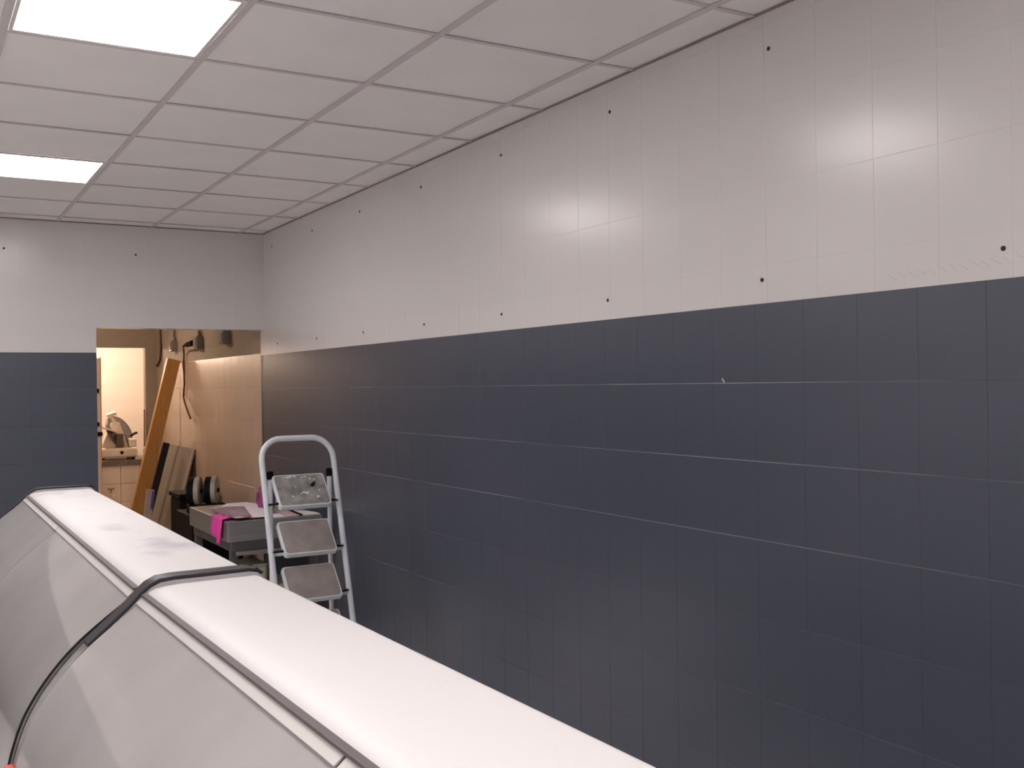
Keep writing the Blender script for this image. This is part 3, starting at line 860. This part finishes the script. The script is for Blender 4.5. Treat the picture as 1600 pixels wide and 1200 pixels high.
# treads, each tipped down 46 degrees
tread_top = [1.215, .995, .785, .57, .355]
TA = math.radians(47)
TL, TWD = .193, .262
txc = (1.537 + 1.799) / 2
for i, zt in enumerate(tread_top):
    yb = rail_y(zt) - .012
    back = Vector((txc, yb, zt))
    dirv = Vector((0, -math.cos(TA), -math.sin(TA)))
    nrm_ = Vector((0, -math.sin(TA), math.cos(TA)))
    def M4(c):
        m = Matrix((Vector((1, 0, 0)), -dirv, nrm_)).transposed().to_4x4()
        m.translation = c
        return m
    c = back + dirv * TL / 2
    bm = bmesh.new()
    b2 = bmesh.new()
    w, l = TWD / 2, TL / 2
    outl = []
    for cx_, cy_, a0 in ((w - .014, l - .014, 0), (-w + .014, l - .014, 90), (-w + .014, -l + .014, 180), (w - .014, -l + .014, 270)):
        for a in (0, 30, 60, 90):
            t_ = math.radians(a0 + a)
            outl.append((cx_ + .014 * math.cos(t_), cy_ + .014 * math.sin(t_)))
    def ring(z, s):
        return [b2.verts.new((x - s * (1 if x > 0 else -1), y - s * (1 if y > 0 else -1), z)) for x, y in outl]
    lv = [ring(-.026, 0), ring(.0, 0), ring(.004, .002), ring(.004, .006), ring(.001, .0065)]
    n = len(outl)
    for A_, B_ in zip(lv, lv[1:]):
        for k in range(n):
            b2.faces.new((A_[k], A_[(k + 1) % n], B_[(k + 1) % n], B_[k]))
    b2.faces.new(lv[0][::-1]); b2.faces.new(lv[-1])
    b2.transform(M4(c)); merge(bm, b2)
    tr = obj('tread', bm, MT['ladder'], lad)
    b2 = bmesh.new(); bm = bmesh.new()
    pad = [(x - .0075 * (1 if x > 0 else -1), y - .0075 * (1 if y > 0 else -1)) for x, y in outl]
    a_ = [b2.verts.new((x, y, .0012)) for x, y in pad]; b_ = [b2.verts.new((x, y, .0034)) for x, y in pad]
    b2.faces.new(a_[::-1]); b2.faces.new(b_)
    for k in range(n):
        b2.faces.new((a_[k], a_[(k + 1) % n], b_[(k + 1) % n], b_[k]))
    b2.transform(M4(c)); merge(bm, b2)
    po = obj('rubber_pad', bm, MT['tread_paint'] if i == 0 else MT['tread'], tr)
    if i == 0:
        po['label'] = 'rubber pad splashed with pale plaster'
        random.seed(3)
        sp = [(-.055, .080, .010), (-.04, .084, .009), (-.02, .083, .007), (-.075, .078, .005), (.015, .076, .006), (.03, .078, .007), (.02, -.022, .011), (.005, -.018, .010), (-.01, -.025, .006), (.07, -.05, .008), (-.055, -.04, .006), (.085, -.01, .006), (.055, .065, .008), (.075, .06, .006), (-.03, .02, .005)]
        bm = bmesh.new()
        for x, y, r in sp:
            b2 = bmesh.new()
            q = [b2.verts.new((x + r * random.uniform(.6, 1.2) * math.cos(t), y + r * random.uniform(.5, 1.0) * math.sin(t), .0036)) for t in [k * PI / 5 for k in range(10)]]
            top = b2.verts.new((x, y, .0048))
            for k in range(10):
                b2.faces.new((q[k], q[(k + 1) % 10], top))
            b2.transform(M4(c)); merge(bm, b2)
        o = obj('plaster_splashes', bm, MT['white_spot'], tr); o['kind'] = 'stuff'
        b2 = bmesh.new(); bm = bmesh.new()
        q = [b2.verts.new((x, y, .004)) for x, y in ((.055, .034), (.044, .020), (.058, .012), (.068, .022), (.080, .046), (.066, .040))]
        q2 = [b2.verts.new((v.co.x, v.co.y, .0055)) for v in q]
        b2.faces.new(q[::-1]); b2.faces.new(q2)
        for k in range(6):
            b2.faces.new((q[k], q[(k + 1) % 6], q2[(k + 1) % 6], q2[k]))
        b2.transform(M4(c)); merge(bm, b2)
        obj('black_patch', bm, MT['black'], tr)
    # pivots and the link strips to the rails
    for s, xr in ((-1, LXa), (1, LXb)):
        p0 = back + dirv * (TL * .80) + Vector((s * TWD / 2, 0, -.012)); zr = p0.z - .012
        bm = bmesh.new(); tube(bm, [p0, (xr - s * .006, rail_y(zr) - .006, zr)], .0055, 8)
        obj('pivot_pin', bm, MT['black'], tr)
    if i:
        zz = zt - .150 + .0
        bm = bmesh.new(); tube(bm, [(LXa, rail_y(zz), zz), (LXb, rail_y(zz), zz)], .0085, 10); obj('cross_bar', bm, MT['ladder'], lad)

# ---------------------------------------------------------------- display counters
# profile (x, z) of the curved glass, from the seal at the top down to the deck nose
GP = [(.359, -.3665), (.331, -.388), (.297, -.413), (.262, -.441), (.232, -.470), (.206, -.501), (.184, -.533), (.166, -.567), (.152, -.606), (.141, -.650), (.132, -.700), (.126, -.750), (.122, -.800)]
GP = [(x, z + CAM_Z) for x, z in GP]
TP = [(.362, -.3605), (.366, -.3570), (.376, -.3530), (.392, -.3505), (.412, -.3492), (.440, -.3490), (.553, -.3490), (.561, -.3510), (.566, -.3560), (.567, -.375)]
TP = [(x, z + CAM_Z) for x, z in TP]
DECK = CAM_Z - .80

def spline(P, n):
    out = []
    for i in range(len(P) - 1):
        p0, p1, p2, p3 = P[max(i - 1, 0)], P[i], P[i + 1], P[min(i + 2, len(P) - 1)]
        for k in range(n):
            t = k / n
            out.append(tuple(.5 * (2 * b + (c - a) * t + (2 * a - 5 * b + 4 * c - d) * t * t + (3 * b - a - 3 * c + d) * t ** 3) for a, b, c, d in zip(p0, p1, p2, p3)))
    return out + [P[-1]]
GS = spline(GP, 4)
def counter(y0, y1, label, seam, sheet_mat, E0, E):
    t = thing('display_counter', label, 'counter', (.565, y1, 0), 'refrigerated display counters')
    ya, yb = y0 + E0, y1 - E     # body between the two end panels
    bm = bmesh.new(); box(bm, .17, .92, ya + .02, yb - .02, 0, .10); obj('plinth', bm, MT['black'], t)
    bm = bmesh.new(); box(bm, .115, .95, ya, yb, .10, DECK - .03, .006); obj('lower_body', bm, MT['cab_white'], t)
    bm = bmesh.new(); box(bm, .10, .66, ya, yb, DECK - .029, DECK - .004, .004); obj('deck', bm, MT['cab_inner'], t)
    bm = bmesh.new(); box(bm, .661, .97, ya, yb, DECK - .029, DECK + .03, .006); obj('rear_worktop', bm, MT['cab_white'], t)
    # inner rear doors and a stepped air outlet
    n = 2
    for i in range(n):
        a = ya + (yb - ya) * i / n + .003; b = ya + (yb - ya) * (i + 1) / n - .003
        bm = bmesh.new()
        poly_prism(bm, [(.60, DECK), (.622, DECK), (.566, CAM_Z - .385), (.544, CAM_Z - .385)], a, b)
        rp = obj('rear_door', bm, MT['cab_inner'], t)
        bm = bmesh.new(); box(bm, .602, .640, (a + b) / 2 - .06, (a + b) / 2 + .06, DECK + .15, DECK + .17, .004); obj('handle', bm, MT['cap_dark'], rp)
    bm = bmesh.new(); poly_prism(bm, [(.125, DECK - .003), (.20, DECK - .003), (.185, DECK + .06), (.140, DECK + .075)], ya, yb); obj('front_air_duct', bm, MT['cab_white'], t)
    bm = bmesh.new(); box(bm, .38, .43, ya + .02, yb - .02, CAM_Z - .395, CAM_Z - .372, .006); obj('canopy_lamp_housing', bm, MT['cab_white'], t)
    # canopy top
    bm = bmesh.new(); sheet(bm, TP, .010, y0 + .0 if False else ya, yb, side=-1); obj('top_panel', bm, sheet_mat, t)
    # seal under the nose, pale clamp strip, two panes
    bm = bmesh.new(); box(bm, .351, .370, ya, yb, CAM_Z - .3655, CAM_Z - .3605, .001); obj('nose_seal', bm, MT['joint_strip'], t)
    ys_ = [ya, seam - .0015, seam + .0015, yb]
    for a, b in ((ys_[0], ys_[1]), (ys_[2], ys_[3])):
        bm = bmesh.new(); sheet(bm, GS, .006, a + .001, b - .001, side=1); p = obj('glass_pane', bm, MT['glass'], t)
        bm = bmesh.new(); sheet(bm, [(.3575, CAM_Z - .3655), (.352, CAM_Z - .3697), (.343, CAM_Z - .3768)], .0022, a + .002, b - .002, side=-1); obj('clamp_strip', bm, MT['clamp'], p)
        bm = bmesh.new(); sheet(bm, [(.366, CAM_Z - .3765), (.350, CAM_Z - .3885), (.330, CAM_Z - .4035)], .004, a + .003, b - .003, side=1); obj('inner_sheen_strip', bm, MT['clamp'], p)  # pale strip inside the glass, imitates a soft reflected band
    # end panels: clear side glass with a dark rounded cap along the top
    for k, (a, b) in enumerate(((y0, ya), (yb, y1))):
        mid = (a + b) / 2 if k == 0 else b - .006
        ins = [(x + .006, z - .006) for x, z in GS]
        prof = ins + [(.600, DECK - .003), (.544, CAM_Z - .385)]
        bm = bmesh.new(); poly_prism(bm, prof, mid - .0025, mid + .0025); ep = obj('end_glass', bm, MT['end_glass'], t)
        bm = bmesh.new(); box(bm, .112, .955, a + .0005, b - .0005, .02, DECK - .004, .002); obj('end_body', bm, MT['cab_white'], ep)
        cap = [(.262, -.437), (.297, -.408), (.331, -.379), (.352, -.358), (.366, -.346), (.384, -.3375), (.410, -.3355), (.545, -.3355), (.560, -.3385), (.569, -.346), (.571, -.372)]
        cap = [(x, z + CAM_Z) for x, z in cap]
        if k == 1:
            a0 = a + .007
            bm = bmesh.new(); sheet(bm, cap, .034, a0, b - .0005, side=-1); cp = obj('end_cap', bm, MT['cap_dark'], t)
            bmod = cp.modifiers.new('round', 'BEVEL'); bmod.width = .006; bmod.segments = 3; bmod.limit_method = 'ANGLE'
            bm = bmesh.new(); poly_prism(bm, [(.262, CAM_Z - .442), (.297, CAM_Z - .414), (.331, CAM_Z - .386), (.36, CAM_Z - .40), (.44, CAM_Z - .405), (.42, CAM_Z - .448)], a0 + .003, b - .003); obj('cap_cheek', bm, MT['cap_dark'], cp)
            rim = [(x + .001, z - .007) for x, z in cap[:-1]] + [(.570, CAM_Z - .374)]
            bm = bmesh.new(); sheet(bm, rim, .022, a + .0003, a + .0065, side=-1); obj('grey_rim', bm, MT['cap_grey'], cp)
        sp_ = [(x - .001, z + .001) for x, z in GS[3:]]
        if k == 0:
            bm = bmesh.new(); sheet(bm, sp_, .004, b - .0025, b + .0005, side=1); obj('edge_seal', bm, MT['seal'], t)
        elif E > .03:
            bm = bmesh.new(); box(bm, .133, .150, a + .008, b - .010, CAM_Z - .675, CAM_Z - .628, .002); st_ = obj('sticker', bm, MT['red'], t); st_['label'] = 'small red sticker on the end glass'
    # posts that carry the canopy
    for y in (ya + .06, (ya + yb) / 2, yb - .06):
        bm = bmesh.new(); tube(bm, [(.585, y, DECK - .004), (.530, y, CAM_Z - .39)], .011, 10); obj('canopy_post', bm, MT['cab_white'], t)
    return t

far = counter(1.939, 3.885, 'farther white curved glass display counter, nearest the doorway', .0 + 2.985, MT['used_sheet'], .006, .022)
near = counter(-.063, 1.930, 'nearer white curved glass display counter in the foreground', .96, MT['white_sheet'], .006, .050)
near.rotation_euler = (0, 0, math.radians(1.05))
